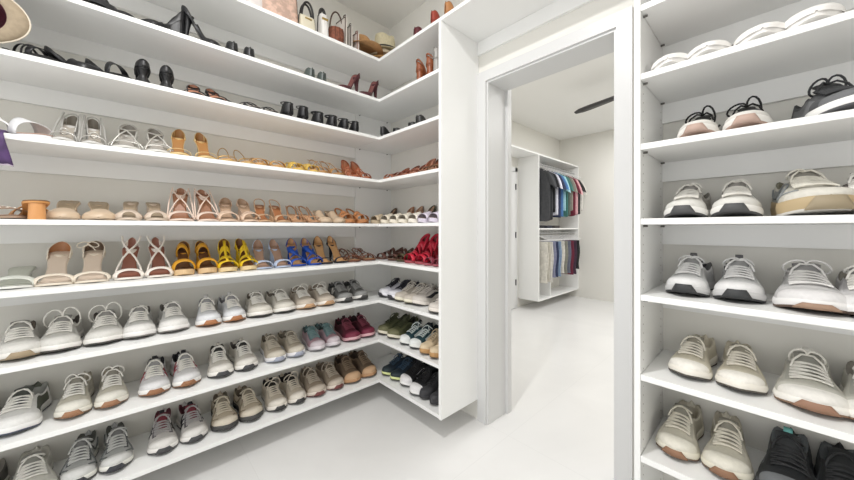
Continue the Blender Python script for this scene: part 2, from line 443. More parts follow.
            _, s0, s1, h0, h1, wd = st
            rows = [[Vector((X(s0+(s1-s0)*t), cy(.5)+q*wd, fb(s0+(s1-s0)*t)+h0+(h1-h0)*t)) for q in (-.5, 0, .5)] for t in [i/6 for i in range(7)]]
            MB().grid(rows, up).build('strap', root, solid=.003)
        elif k == 'bow':
            b = MB(); c = Vector((X(.12), cy(.1)+side*.02, fb(.05)+st[1]))
            for sg in (-1, 1):
                b.tube([c+Vector((.004, sg*.016*(1-math.cos(t)), .011*math.sin(t)-.004*(1-math.cos(t)))) for t in [2*PI*q/12 for q in range(13)]], .0022, up, 5)
                b.tube([c, c+Vector((.01, sg*.012, -.012)), c+Vector((.012, sg*.02+.004, -.032))], .002, up, 5)
            b.build('bow', root)
        elif k == 'ring':
            _, s, h, r = st; b = MB(); c = A(s, 0, h)+Vector((.004, 0, .004))
            b.tube([c+Vector((.35*r*math.sin(t), r*math.cos(t), r*math.sin(t))) for t in [2*PI*q/14 for q in range(14)]], .0028, metalm('#cfccc6'), 6, closed=True)
            b.build('ring', root)
        elif k == 'beads':
            b = MB()
            for q in range(9):
                u = -.8+1.6*q/8; p = A(st[1], u, st[2]+.004)
                b.loft([[p+Vector((r*math.cos(a), r*math.sin(a), z)) for a in [2*PI*w/8 for w in range(8)]] for r, z in ((.002, -.003), (.0042, 0), (.002, .004))], mat('#eee9df', .25))
            b.build('beads', root)
        elif k == 'closed':                       # pump upper
            Hc = st[1] if len(st) > 1 else .05; vs = st[2] if len(st) > 2 else .66
            hc = lambda s: crv([(0, Hc), (.1, Hc*.95), (.3, Hc*.5), (.5, Hc*.42), (vs, .034), (1, .03)], s)
            Hh = lambda s: crv([(0, Hc), (vs-.1, .045), (vs, .042), (.85, .032), (1, .026)], s)*(max(.02, 1-((s-.85)/.15)**2)**.5 if s > .85 else 1)*o.get('dome', 1)
            op = lambda s: sst(0, .05, s)*(1-sst(vs-.06, vs+.01, s))
            lm = leather(o.get('lining', o.get('ins', '#b98a62')))
            def P(s, u):
                w = W(s)*1.05+.0015; a = abs(u); sg = 1 if u >= 0 else -1; ang = a*PI/2
                yc = w*math.sin(ang); zc = Hh(s)*max(0, math.cos(ang))**.6
                if a > .45: v = (1-a)/.55; yo = w*(1-.12*v*v); zo = hc(s)*v
                else: v = a/.45; yo = (w*.88-.003)*v; zo = .005+(hc(s)-.005)*v**5
                q = op(s); return (X(s)+(.003 if s > .95 else 0)-(.002 if s < .05 else 0), cy(s)+sg*(yc*(1-q)+yo*q), fb(s)-.002+zc*(1-q)+zo*q)
            US = [-1, -.85, -.7, -.56, -.47, -.42, -.3, -.15, 0, .15, .3, .42, .47, .56, .7, .85, 1]
            MB().grid([[P(s, u) for u in US] for s in SS], up, mf=lambda i, j: lm if (op((SS[i]+SS[i+1])/2) > .4 and abs((US[j]+US[j+1])/2) < .46) else up).build('upper', root)

# --------------------------------------------------------------- placement
ORD = ['top', 'second', 'third', 'fourth', 'fifth', 'sixth', 'seventh', 'eighth', 'lowest']
RORD = {1: 'first', 2: 'second', 3: 'third', 4: 'fourth', 5: 'fifth', 6: 'sixth', 7: 'seventh'}
NAMES = {'sneaker': ('sneaker', 'sneaker'), 'heel': ('heeled_sandal', 'sandal'), 'flat': ('flat_sandal', 'sandal'), 'pump': ('pump_shoe', 'high heel'), 'mule': ('mule_shoe', 'mule'), 'loafer': ('loafer', 'loafer'), 'slipper': ('slipper', 'slipper')}
def where(unit, row):
    if unit == 'A': return "left unit's %s shelf" % ORD[row]
    if unit == 'B': return "corner unit's %s shelf" % ORD[row]
    return "right unit's %s shelf" % RORD[row]
def spot(unit, row, px, inset, L, yaw=0):
    """centre of a shoe of length L whose toe stands `inset` behind the shelf's front edge"""
    z = (RZ[row] if unit == 'R' else AZ[row])+TH+.0003
    if yaw: hl = L/2*abs(math.cos(yaw))+.045*abs(math.sin(yaw))
    if unit == 'A':
        if yaw: x = DEP-inset-hl; return (x, y_on_x(px, x), z), 0
        x = DEP-inset; return (x-L/2, y_on_x(px, x), z), 0
    y = -DEP+inset; return (x_on_y(px, y), y+L/2, z), -PI/2
def shoe(unit, row, kind, pxs, desc, o, inset=.06, back=False, yaw=None, single=False, sides=None):
    G = 1.1; snk = kind == 'sneaker'
    if unit == 'A' and row in (4, 5) and kind == 'heel': o = dict(o, hh=o.get('hh', .085)*1.22)
    L = o.get('L', .262 if kind in ('sneaker', 'slipper') else .232-.45*o.get('hh', .085)); o = dict(o, L=L)
    wm = o.get('w', 1.0)*(1.38 if snk else 1.24)
    hwid = .0475 if snk else .042
    if unit == 'A' and not back: pxs = [px+.022*(px-129) for px in pxs]
    ins_ = inset if isinstance(inset, tuple) else (inset,)*len(pxs)
    P = [spot(unit, row, px, min(q, max(.0, .346-L*G)) if q > 0 else q, L*G, (yaw or 0) if abs(yaw or 0) > .6 else 0) for px, q in zip(pxs, ins_)]
    if unit == 'B': wm *= .92
    if len(pxs) == 2:
        d = math.hypot(P[0][0][0]-P[1][0][0], P[0][0][1]-P[1][0][1]); wm = max(.7, min(wm, d/(2*hwid*G)*1.07))
    o['w'] = wm
    name, cat = NAMES[kind]
    for i, px in enumerate(pxs):
        loc, rz = P[i]
        if unit == 'B' and row: loc = (min(loc[0], BX1-.022-hwid*G*wm), loc[1], loc[2])
        side = -1 if i % 2 == 0 else 1
        rn = random.Random(int(px*13+row*7)); j = (rn.random()-.5)*.04+((-.055 if i == 0 else .055) if len(pxs) == 2 and not back else 0) if yaw is None else (yaw[i] if isinstance(yaw, (list, tuple)) else yaw)
        r = empty(name, loc, rz+j+(PI if back else 0)); r.scale = (G, G, G)
        if snk: make_sneaker(r, side, o)
        else: make_heel(r, -side if back else side, o, unit == 'A' and row in (4, 5))
        if len(pxs) == 1: lab = "%s, on the %s" % (desc, where(unit, row))
        else: lab = "%s, %s one of its pair, %s" % (desc, 'left' if i == 0 else 'right', where(unit, row))
        tag(r, lab, cat, 'shoes on the '+where(unit, row))
# ============================================================ LEFT UNIT (A)
S = shoe
BLK = '#1b1b1d'
# second shelf
S('A', 1, 'heel', [97], 'black low sandal at the picture edge', dict(up=BLK, ins='#2a2828', hh=.03, st=[('band', .78, .16, .03), ('diag', .45, .6, .05, .04)]), inset=.03)
S('A', 1, 'pump', [116], 'black wedge bootie standing upright', dict(up=BLK, ins=BLK, hh=.09, heel='wedge', L=.16, st=[('closed', .05, .5)]), inset=.035, yaw=1.2)
S('A', 1, 'heel', [162], 'large black platform wedge with open side', dict(up=BLK, ins='#222', hh=.085, pt=.012, heel='wedge', st=[('closed', .05, .6)], L=.16), inset=.03, yaw=-1.3)
S('A', 1, 'heel', [201], 'large black wedge with tall pointed heel', dict(up=BLK, ins='#222', hh=.13, pt=.012, heel='stiletto', st=[('closed', .03, .4)], L=.16), inset=.035, yaw=1.3)
S('A', 1, 'mule', [234, 250], 'plain black round-backed mule', dict(up='#222324', ins='#2a2a2a', hh=.012, heel='low', w=1.6, st=[('closed', .045, .5)]), inset=.035, back=True)
S('A', 1, 'loafer', [312, 324], 'dark grey-green round-heeled flat', dict(up='#4a524f', ins='#3a3f3d', hh=.012, heel='low', st=[('closed', .05, .6)]), inset=.035, back=True)
S('A', 1, 'heel', [344, 363], 'burgundy pointed stiletto slingback', dict(up='#4c2026', ins='#7d4a46', hh=.12, heel='stiletto', point=1, w=.8, st=[('closed', .035, .6)]), inset=.01, yaw=-1.3, back=False)
S('A', 1, 'heel', [381], 'small jewelled beige sandal deep in the corner', dict(up='#d8c9ae', ins='#c9a37c', hh=.07, st=[('band', .75, .12, .03), ('ankle', .05, .003), ('beads', .6, .035)]), inset=.16)
# third shelf
S('A', 2, 'flat', [34], 'black woven flat sandal beside the cap', dict(up=BLK, ins='#2c2a28', hh=.01, st=[('band', .8, .10, .035), ('band', .62, .08, .045), ('diag', .35, .5, .05, .05), ('counter', .03)], L=.16), inset=.0, yaw=.9)
S('A', 2, 'pump', [76], 'black square-toed block heel lying sideways', dict(up=BLK, ins='#222', hh=.045, heel='block', L=.16, st=[('closed', .03, .5)]), inset=.03, yaw=1.2)
S('A', 2, 'heel', [110], 'black sandal with one arched strap', dict(up=BLK, ins='#2a2827', hh=.03, heel='low', st=[('band', .7, .14, .05), ('counter', .04)], L=.15), inset=.005, yaw=1.0)
S('A', 2, 'pump', [144, 166], 'black suede flared block-heel pump', dict(up='#151516', ins='#151516', hh=.055, heel='flare', st=[('counter', .035, .3), ('band', .8, .2, .03)], w=.85), inset=.02, back=True)
S('A', 2, 'heel', [197, 217], 'black-strapped sandal with tan insole', dict(up=BLK, ins='#b98267', hh=.075, heel='block', w=.9, st=[('band', .78, .07, .028), ('counter', .03, .2), ('ankle', .01, .003)], lining='#b98267'), inset=.02)
S('A', 2, 'flat', [246, 264], 'thin black strappy flat sandal', dict(up=BLK, ins='#8d8178', hh=.02, heel='low', st=[('band', .8, .05, .03), ('diag', .6, .75, .04, .035), ('ankle', .05, .003)]), inset=.01, yaw=.5)
S('A', 2, 'pump', [290, 305], 'black pump with thin ankle strap', dict(up=BLK, ins='#151515', hh=.025, heel='flare', w=.8, st=[('closed', .055, .6), ('ankle', .055, .0028)]), inset=.03, back=True)
S('A', 2, 'loafer', [321, 334], 'chunky black low-heeled loafer', dict(up='#1d1d1f', ins='#151515', hh=.015, heel='low', w=1.12, st=[('closed', .055, .55), ('ankle', .05, .005)]), inset=.03, back=True)
S('A', 2, 'pump', [347, 357], 'black slingback with loose heel strap', dict(up=BLK, ins='#151515', hh=.02, heel='block', w=.8, point=1, st=[('closed', .05, .6), ('ankle', .05, .003)]), inset=.03, back=True)
# fourth shelf
S('A', 3, 'mule', [-12], 'white slide cut by the picture edge', dict(up='#efeeec', ins='#dcd2c6', hh=.02, st=[('band', .68, .3, .05)]), inset=.03)
S('A', 3, 'mule', [24], 'silvery white flat slide with broad band', dict(up='#e4e4e6', ins='#c29b86', hh=.006, st=[('band', .66, .24, .052)]), inset=.0, yaw=.75)
S('A', 3, 'heel', [66, 91], 'silver strappy heel with round buckle', dict(up='#d3d1cd', metal=1, ins='#a8a095', lining='#8a8378', hh=.085, heel='block', st=[('band', .78, .12, .03), ('ring', .66, .034, .011), ('sides', .7, .1, .05, .004), ('counter', .045), ('ankle', .05, .003)]), inset=.01)
S('A', 3, 'heel', [128, 157], 'clear and silver open-toe heel', dict(up='#d8d6d0', metal=1, ins='#aaa49c', hh=.08, heel='block', st=[('band', .78, .06, .028), ('diag', .55, .78, .05, .04), ('counter', .05, .22), ('wrap', .03, .003), ('ankle', .05, .0032)], lining='#8f8a82'), inset=.01)
S('A', 3, 'heel', [181, 205], 'tan heel with gold edge straps', dict(up='#dcc08a', ins='#a5743f', hh=.10, w=.8, heel='stiletto', st=[('band', .8, .06, .026), ('counter', .045, .2)]), inset=.01)
S('A', 3, 'heel', [229, 246], 'gold sandal with thin wire ankle loop', dict(up='#c6a368', metal=1, ins='#d8ab84', hh=.02, heel='low', st=[('band', .8, .06, .026), ('band', .6, .04, .03), ('ankle', .075, .0022, .10)]), inset=.02)
S('A', 3, 'flat', [261, 276], 'tan woven gold-trimmed flat sandal', dict(up='#c89a5c', ins='#ddb387', hh=.015, st=[('band', .78, .16, .032), ('diag', .5, .65, .05, .035), ('ankle', .05, .003)]), inset=.02)
S('A', 3, 'flat', [298, 311], 'yellow gold ruffled flat sandal', dict(up='#d9b552', ins='#e2b98c', hh=.02, heel='low', st=[('band', .8, .12, .035), ('band', .6, .12, .045), ('diag', .35, .5, .06, .05), ('ankle', .045, .004)]), inset=.02)
S('A', 3, 'heel', [322, 335], 'gold sandal with brown pointed cords', dict(up='#b0834c', ins='#d8a877', hh=.02, heel='low', st=[('band', .8, .10, .035), ('band', .6, .06, .04), ('ankle', .085, .0022), ('wrap', .08, .002)]), inset=.02)
S('A', 3, 'heel', [353, 363], 'coppery multi-strap heeled sandal', dict(up='#a55b37', ins='#cf9270', hh=.075, heel='block', st=[('band', .8, .09, .03), ('band', .62, .08, .04), ('diag', .35, .55, .06, .045), ('counter', .05), ('ankle', .05, .0045)]), inset=.02)
# fifth shelf (eye level)
S('A', 4, 'mule', [-8], 'beaded flat sandal cut by picture edge', dict(up='#a08874', ins='#9a7a62', hh=.0, st=[('band', .75, .2, .03), ('beads', .78, .03), ('beads', .66, .033)]), inset=.03, yaw=.5)
S('A', 4, 'mule', [29], 'tan block-heel mule turned heel out', dict(up='#c98f55', ins='#8c7358', hh=.055, heel='block', heelc='#d79b62', st=[('band', .7, .2, .035)]), inset=.02, back=True, yaw=.2)
S('A', 4, 'mule', [64, 97], 'wide beige mule with shiny insole', dict(up='#cdb79d', ins='#a9967c', hh=.065, heel='block', w=1.15, st=[('closed', .012, .55)]), inset=.05)
S('A', 4, 'mule', [131, 155], 'beige nubuck square mule', dict(up='#d5c3b1', ins='#a3917a', hh=.075, heel='block', w=.98, st=[('band', .78, .34, .026)]), inset=.04)
S('A', 4, 'heel', [183, 207], 'tall blush sandal with slanted strap', dict(up='#e4cfc0', ins='#9a6a4c', hh=.10, heel='block', w=.98, st=[('band', .8, .17, .032), ('sides', .7, .1, .02, .0032), ('wrap', .03, .003), ('counter', .03, .12)]), inset=.04)
S('A', 4, 'heel', [230, 249], 'blush block heel with double band', dict(up='#dcc0a8', ins='#b2947a', hh=.07, heel='block', st=[('band', .82, .16, .034), ('band', .66, .05, .045), ('counter', .035, .2)]), inset=.03)
S('A', 4, 'heel', [265, 281], 'brown slingback with knotted beige toe', dict(up='#c9a583', ins='#a0673f', hh=.07, heel='block', st=[('band', .82, .12, .03), ('ankle', .035, .003), ('diag', .62, .78, .04, .035)]), inset=.03)
S('A', 4, 'heel', [299, 312], 'tan open sandal with rounded ankle strap', dict(up='#b98d69', ins='#cfa27b', hh=.035, heel='low', st=[('band', .8, .09, .03), ('ankle', .05, .0045), ('sides', .62, .1, .05, .003)]), inset=.03)
S('A', 4, 'mule', [325, 337], 'plain taupe suede mule', dict(up='#c4ad93', ins='#b79f85', hh=.065, heel='block', w=.95, st=[('closed', .01, .35)]), inset=.03)
S('A', 4, 'heel', [348, 360], 'tan crossed-band sandal on cork sole', dict(up='#b5794a', ins='#d1a57c', hh=.03, pt=.02, heel='low', st=[('band', .78, .14, .035), ('band', .56, .14, .045), ('ankle', .04, .006)]), inset=.03)
# sixth shelf
S('A', 5, 'mule', [14], 'pale mint slide with wide band', dict(up='#d9dcd3', ins='#c8cbbf', hh=.05, sole='#e9e9e4', heel='block', w=1.05, st=[('band', .80, .18, .028)]), inset=.06)
S('A', 5, 'heel', [56], 'off-white heeled sandal with loose ankle lace', dict(up='#eadfce', ins='#d8c6b4', lining='#a9744e', hh=.085, heel='stiletto', w=1.0, st=[('band', .83, .12, .03), ('counter', .045, .26), ('ankle', .035, .0022)]), inset=.06)
S('A', 5, 'heel', [93], 'off-white heeled sandal with tied bow', dict(up='#eadfce', ins='#d8c6b4', lining='#6e5a48', hh=.085, heel='stiletto', w=1.0, st=[('band', .83, .12, .03), ('counter', .045, .26), ('ankle', .04, .0028), ('bow', .035)]), inset=.06)
S('A', 5, 'heel', [131, 158], 'white wrap-strap heel with brown insole', dict(up='#f0e9e0', ins='#8f5a48', hh=.095, heel='block', w=.93, st=[('band', .83, .15, .03), ('wrap', .05, .0042), ('counter', .045, .1), ('ankle', .045, .003)]), inset=.06)
S('A', 5, 'heel', [186, 206], 'mustard platform sandal with ankle band', dict(up='#d2971f', ins='#6b4526', sole='#d9b98d', hh=.06, pt=.024, heel='block', st=[('band', .80, .18, .038), ('counter', .05, .3), ('diag', .25, .4, .10, .06), ('ankle', .05, .006)]), inset=.06)
S('A', 5, 'heel', [229, 247], 'bright yellow gladiator sandal on platform', dict(up='#e3bf1e', ins='#7a4f22', sole='#e0c99a', hh=.07, pt=.02, heel='block', w=.95, st=[('band', .84, .10, .03), ('band', .62, .09, .045), ('band', .42, .09, .055), ('tstrap', .85, .3, .034, .07, .012), ('counter', .05, .3), ('ankle', .05, .005)]), inset=.055)
S('A', 5, 'heel', [264, 281], 'pale blue heeled sandal with ankle loop', dict(up='#b7c3d8', ins='#b08f79', hh=.075, heel='block', w=.95, st=[('band', .82, .14, .03), ('counter', .05, .2), ('ankle', .045, .0028)]), inset=.055)
S('A', 5, 'heel', [298, 313], 'royal blue crossed heeled sandal', dict(up='#1f4fae', ins='#b98d63', hh=.085, heel='block', st=[('band', .84, .12, .03), ('diag', .3, .75, .12, .05), ('diag', .75, .35, .10, .05), ('counter', .04, .15), ('ankle', .04, .007)]), inset=.055)
S('A', 5, 'heel', [325, 339], 'black thin-strap heel with tan insole', dict(up='#23222a', ins='#c79a68', hh=.085, heel='stiletto', w=.95, st=[('band', .84, .07, .028), ('counter', .05, .16), ('ankle', .045, .0035)]), inset=.055)
S('A', 5, 'flat', [353, 367], 'brown cord-tied flat sandal', dict(up='#80503a', ins='#c2956c', hh=.008, st=[('band', .8, .05, .03), ('diag', .5, .7, .05, .04), ('diag', .7, .5, .05, .04), ('ankle', .055, .0035), ('bow', .05), ('sides', .7, .1, .05, .003)]), inset=.055)
# seventh shelf: sneakers
K = 'sneaker'
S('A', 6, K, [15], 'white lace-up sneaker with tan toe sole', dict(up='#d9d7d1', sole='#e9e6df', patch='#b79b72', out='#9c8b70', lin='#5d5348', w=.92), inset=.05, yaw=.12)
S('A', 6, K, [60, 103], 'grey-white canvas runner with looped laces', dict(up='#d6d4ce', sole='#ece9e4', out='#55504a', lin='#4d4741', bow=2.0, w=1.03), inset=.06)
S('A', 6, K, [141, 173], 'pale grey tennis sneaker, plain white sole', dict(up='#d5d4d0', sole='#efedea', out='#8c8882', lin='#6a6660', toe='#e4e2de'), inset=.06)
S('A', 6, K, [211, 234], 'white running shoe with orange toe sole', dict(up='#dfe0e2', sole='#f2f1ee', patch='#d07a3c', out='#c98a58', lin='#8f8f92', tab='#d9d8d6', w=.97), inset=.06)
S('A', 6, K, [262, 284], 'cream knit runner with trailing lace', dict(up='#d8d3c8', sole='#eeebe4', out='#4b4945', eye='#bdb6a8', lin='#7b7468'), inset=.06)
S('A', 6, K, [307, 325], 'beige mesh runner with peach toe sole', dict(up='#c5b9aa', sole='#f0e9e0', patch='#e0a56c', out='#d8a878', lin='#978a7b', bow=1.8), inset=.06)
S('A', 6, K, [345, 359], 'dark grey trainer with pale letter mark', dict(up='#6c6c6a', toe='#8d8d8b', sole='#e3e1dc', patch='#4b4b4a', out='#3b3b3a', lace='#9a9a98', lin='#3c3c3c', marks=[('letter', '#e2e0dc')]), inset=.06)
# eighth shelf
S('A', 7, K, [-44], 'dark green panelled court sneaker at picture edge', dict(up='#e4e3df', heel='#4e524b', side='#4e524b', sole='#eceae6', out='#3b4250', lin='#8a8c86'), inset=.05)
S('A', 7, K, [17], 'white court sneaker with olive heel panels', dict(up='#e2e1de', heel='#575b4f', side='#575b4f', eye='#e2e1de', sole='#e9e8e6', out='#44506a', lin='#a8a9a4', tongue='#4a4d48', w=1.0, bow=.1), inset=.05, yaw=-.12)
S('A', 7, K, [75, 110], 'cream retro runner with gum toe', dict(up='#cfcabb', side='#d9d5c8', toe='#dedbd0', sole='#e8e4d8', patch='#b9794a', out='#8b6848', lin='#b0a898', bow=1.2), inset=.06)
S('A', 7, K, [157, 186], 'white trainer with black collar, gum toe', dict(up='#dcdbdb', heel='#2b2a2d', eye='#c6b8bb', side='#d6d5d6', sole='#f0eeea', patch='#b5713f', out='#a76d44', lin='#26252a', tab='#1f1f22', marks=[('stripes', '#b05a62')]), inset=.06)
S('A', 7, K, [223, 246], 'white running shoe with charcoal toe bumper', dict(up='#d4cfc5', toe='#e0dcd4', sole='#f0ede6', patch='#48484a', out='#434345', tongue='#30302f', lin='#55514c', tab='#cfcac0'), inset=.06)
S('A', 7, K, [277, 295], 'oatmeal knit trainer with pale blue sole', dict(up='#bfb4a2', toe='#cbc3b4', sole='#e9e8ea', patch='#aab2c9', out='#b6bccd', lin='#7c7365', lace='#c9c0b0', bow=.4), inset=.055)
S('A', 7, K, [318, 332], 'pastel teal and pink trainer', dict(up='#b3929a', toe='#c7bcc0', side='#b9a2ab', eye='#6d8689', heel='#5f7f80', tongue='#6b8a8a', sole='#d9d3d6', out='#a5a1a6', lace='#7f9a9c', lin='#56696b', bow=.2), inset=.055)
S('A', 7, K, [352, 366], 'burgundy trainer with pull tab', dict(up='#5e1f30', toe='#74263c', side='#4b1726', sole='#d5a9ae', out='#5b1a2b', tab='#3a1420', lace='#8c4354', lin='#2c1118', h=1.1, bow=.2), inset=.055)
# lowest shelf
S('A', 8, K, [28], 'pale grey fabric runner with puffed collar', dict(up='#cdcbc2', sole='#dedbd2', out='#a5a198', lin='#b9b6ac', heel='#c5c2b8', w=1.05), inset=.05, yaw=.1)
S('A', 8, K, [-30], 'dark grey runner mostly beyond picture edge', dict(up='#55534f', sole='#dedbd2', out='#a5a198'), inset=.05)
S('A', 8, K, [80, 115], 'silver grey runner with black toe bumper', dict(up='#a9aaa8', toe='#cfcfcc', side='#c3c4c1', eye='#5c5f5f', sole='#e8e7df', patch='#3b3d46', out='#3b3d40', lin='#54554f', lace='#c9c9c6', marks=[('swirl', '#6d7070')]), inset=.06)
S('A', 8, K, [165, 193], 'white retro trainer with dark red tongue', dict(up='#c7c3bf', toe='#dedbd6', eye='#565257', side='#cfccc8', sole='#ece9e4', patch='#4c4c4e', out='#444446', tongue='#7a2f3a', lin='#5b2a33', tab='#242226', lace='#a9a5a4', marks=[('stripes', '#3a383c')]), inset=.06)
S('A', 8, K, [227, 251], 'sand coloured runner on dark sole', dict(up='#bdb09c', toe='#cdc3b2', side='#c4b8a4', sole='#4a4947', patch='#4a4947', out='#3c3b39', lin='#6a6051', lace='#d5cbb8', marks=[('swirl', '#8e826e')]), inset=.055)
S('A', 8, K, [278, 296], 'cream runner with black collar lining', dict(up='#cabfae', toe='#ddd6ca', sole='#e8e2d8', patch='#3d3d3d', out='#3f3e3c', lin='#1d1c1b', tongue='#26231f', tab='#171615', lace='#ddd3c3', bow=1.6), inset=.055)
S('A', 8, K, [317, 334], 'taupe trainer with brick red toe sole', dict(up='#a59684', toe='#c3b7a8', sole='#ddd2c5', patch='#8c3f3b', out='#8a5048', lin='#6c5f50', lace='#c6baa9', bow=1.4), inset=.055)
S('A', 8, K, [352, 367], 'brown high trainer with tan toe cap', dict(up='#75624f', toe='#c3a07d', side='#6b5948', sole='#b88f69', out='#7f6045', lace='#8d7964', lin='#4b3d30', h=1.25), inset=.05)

# ========================================================== CORNER UNIT (B)
S('B', 0, 'pump', [415], 'dark red pump seen from its heel', dict(up='#5a1c24', ins='#2c1014', hh=.03, st=[('closed', .05, .6)]), inset=.05, back=True)
S('B', 0, 'pump', [432], 'rust red pump seen from its heel', dict(up='#9a3c2c', ins='#4a1712', hh=.05, w=.8, st=[('closed', .055, .6)]), inset=.05, back=True)
S('B', 0, 'pump', [446], 'tan suede pump seen from its heel', dict(up='#b17a4a', ins='#6b4526', hh=.045, w=.8, st=[('closed', .055, .6)]), inset=.05, back=True)
S('B', 1, 'heel', [417, 427], 'chestnut strappy tall heel', dict(up='#8a4c2c', ins='#a8673f', hh=.075, heel='block', w=.8, st=[('band', .8, .1, .03), ('counter', .05), ('ankle', .06, .005)]), inset=.05, back=True)
S('B', 1, 'pump', [434], 'black and white snakeskin pump', dict(up='#9b9893', ins='#3b3838', hh=.08, heel='block', w=.8, st=[('closed', .06, .6)]), inset=.03, back=True)
S('B', 2, 'pump', [381], 'black pump standing in the shelf corner', dict(up='#111', ins='#111', hh=.03, heel='block', w=.7, st=[('closed', .05, .6)]), inset=.04, back=True)
S('B', 2, 'flat', [394, 409], 'low black flat barely above shelf edge', dict(up='#1b1b1b', ins='#222', hh=.02, heel='low', st=[('closed', .04, .6)]), inset=.09, back=True)
S('B', 2, 'flat', [417], 'black flat furthest right on its shelf', dict(up='#242322', ins='#222', hh=.02, heel='low', st=[('closed', .05, .6)]), inset=.06, back=True)
for px, c, d in ((384, '#a8694d', 'rose brown sandal nearest the corner'), (394, '#7d4632', 'chestnut strappy sandal, second from corner'), (403, '#8c4d3b', 'reddish strappy sandal, third from corner'), (411, '#b0765f', 'rose tan strappy sandal, fourth from corner'), (420, '#6d4c3a', 'dark brown strappy sandal, fifth from corner'), (430, '#8a6a4c', 'olive brown sandal beside the end panel')):
    S('B', 3, 'heel', [px], d, dict(up=c, ins='#c08a6c', hh=.045+.02*(px > 405), heel='block', st=[('band', .82, .09, .03), ('diag', .5, .72, .06, .04), ('diag', .72, .5, .06, .04), ('counter', .05), ('ankle', .045, .005)]), inset=.03)
fr = [(371, '#cdbb9f', 'front row sandal in the shelf corner'), (381, '#ddd3c0', 'cream front slide, second from the corner'), (390, '#e2dac9', 'cream front slide, third from the corner'), (399, '#e0d8c8', 'cream front slide, fourth from the corner'), (409, '#e6dfd2', 'cream front slide, fifth from the corner'), (419, '#cfc6d4', 'lilac front slide, left of two'), (430, '#cfc6d4', 'lilac front slide beside end panel')]
for px, c, d in fr:
    S('B', 4, 'mule', [px], d, dict(up=c, ins='#6f5d46', hh=.0, pt=.022, sole=c, L=.17, w=.84, st=[('band', .66, .4, .030)]), inset=.015, yaw=0)
bk = [(369, '#5a4636', 'dark strappy heel behind, nearest the corner'), (380, '#584536', 'dark strappy heel behind, second from corner'), (397, '#a9785c', 'tan looped heel behind the cream slides'), (406, '#a9836a', 'light tan looped heel behind cream slides'), (418, '#4f4b3a', 'olive patterned heel behind the slides'), (430, '#b39a82', 'beige heel behind the lilac slides')]
for px, c, d in bk:
    S('B', 4, 'heel', [px], d, dict(up=c, ins='#b9967a', hh=.06, heel='block', L=.15, w=.85, st=[('counter', .05), ('band', .75, .12, .03), ('ankle', .05, .005)]), inset=.195, yaw=0)
S('B', 5, 'flat', [377, 388], 'dark brown low strappy sandal', dict(up='#5f3d33', ins='#8b6a56', hh=.02, heel='low', st=[('band', .82, .1, .03), ('band', .6, .12, .04), ('band', .4, .1, .05), ('counter', .05)]), inset=.06)
S('B', 5, 'flat', [397], 'olive and brown strappy sandal', dict(up='#4d4a32', ins='#7d6248', hh=.03, heel='low', st=[('band', .8, .14, .035), ('diag', .4, .6, .1, .05), ('counter', .055)]), inset=.06)
S('B', 5, 'heel', [406, 416], 'bright red ruffled platform heel', dict(up='#c02038', ins='#7d1420', sole='#a34a52', hh=.10, pt=.012, heel='block', w=1.0, st=[('band', .84, .12, .04), ('band', .64, .12, .05), ('diag', .35, .5, .12, .06), ('diag', .5, .3, .12, .06), ('counter', .06), ('ankle', .055, .009)]), inset=.05)
S('B', 5, 'flat', [425, 433], 'raspberry strappy sandal on pink sole', dict(up='#8c3a4a', ins='#b3606c', sole='#a85560', hh=.02, heel='low', st=[('band', .82, .12, .035), ('diag', .4, .65, .07, .045), ('counter', .06), ('ankle', .05, .005)]), inset=.04)
S('B', 6, K, [380, 389], 'white runner with black laces and heel', dict(up='#cdccd4', toe='#dedde2', heel='#2b2a33', tongue='#1e1d26', lace='#1e1d26', sole='#ecebf0', patch='#3b3a42', out='#3b3a42', lin='#26242c', bow=.5), inset=.045)
S('B', 6, K, [396, 404.5], 'stone mesh runner on yellowish sole', dict(up='#c2b9ad', sole='#e6e0cc', out='#6f694a', lin='#3c3730', lace='#d6cfc4', bow=.3), inset=.04)
S('B', 6, K, [414, 431], 'pale grey sneaker with black curved mark', dict(up='#d0c9c1', sole='#e4ddd4', out='#5c5853', lin='#8e877f', lace='#cfc8c0', bow=.1, marks=[('swoosh', '#1d1d22')]), inset=(.058, .0))
S('B', 7, K, [379, 388], 'olive green trainer on cream sole', dict(up='#55583a', toe='#6b6a4c', side='#464b2f', sole='#e3ddc9', out='#4e4734', lace='#3e4229', lin='#2e3122', bow=.5, h=1.1), inset=.045)
S('B', 7, K, [401, 410], 'teal and white chunky trainer', dict(up='#28464d', toe='#e5e8e6', side='#dfe5e4', eye='#2c4f57', heel='#1e2e38', sole='#e8eae6', out='#2b3337', lace='#d9e2e0', lin='#16222a', tab='#15181c', bow=.3), inset=.035)
S('B', 7, K, [421, 430], 'cream round-toed slip-on with tan sole', dict(up='#d8c4a4', sole='#b98f5e', out='#8d6a44', lin='#9b8a70', lace='#d8c4a4', bow=.1, sole_h=1.2), inset=.02)
S('B', 8, K, [383, 391], 'navy trainer with neon yellow sole line', dict(up='#1d2a36', toe='#232f33', side='#1b3146', sole='#d6dd9c', out='#2d3320', lace='#31485c', lin='#12171c', sole_h=.9, bow=.4), inset=.045)
S('B', 8, K, [402, 411], 'black and white panelled court sneaker', dict(up='#17171a', heel='#17171a', side='#e4e2e2', eye='#151517', toe='#e5e3e3', tongue='#18181b', sole='#ecebe9', out='#1b1b1d', lace='#19191c', lin='#222225', h=1.15, bow=.2, marks=[('swoosh', '#131315')]), inset=(.05, .02))
S('B', 8, K, [421, 430], 'dark grey plain trainer', dict(up='#3a3a3d', sole='#333336', out='#29292b', lace='#313134', lin='#1c1c1e', bow=.1), inset=.03)

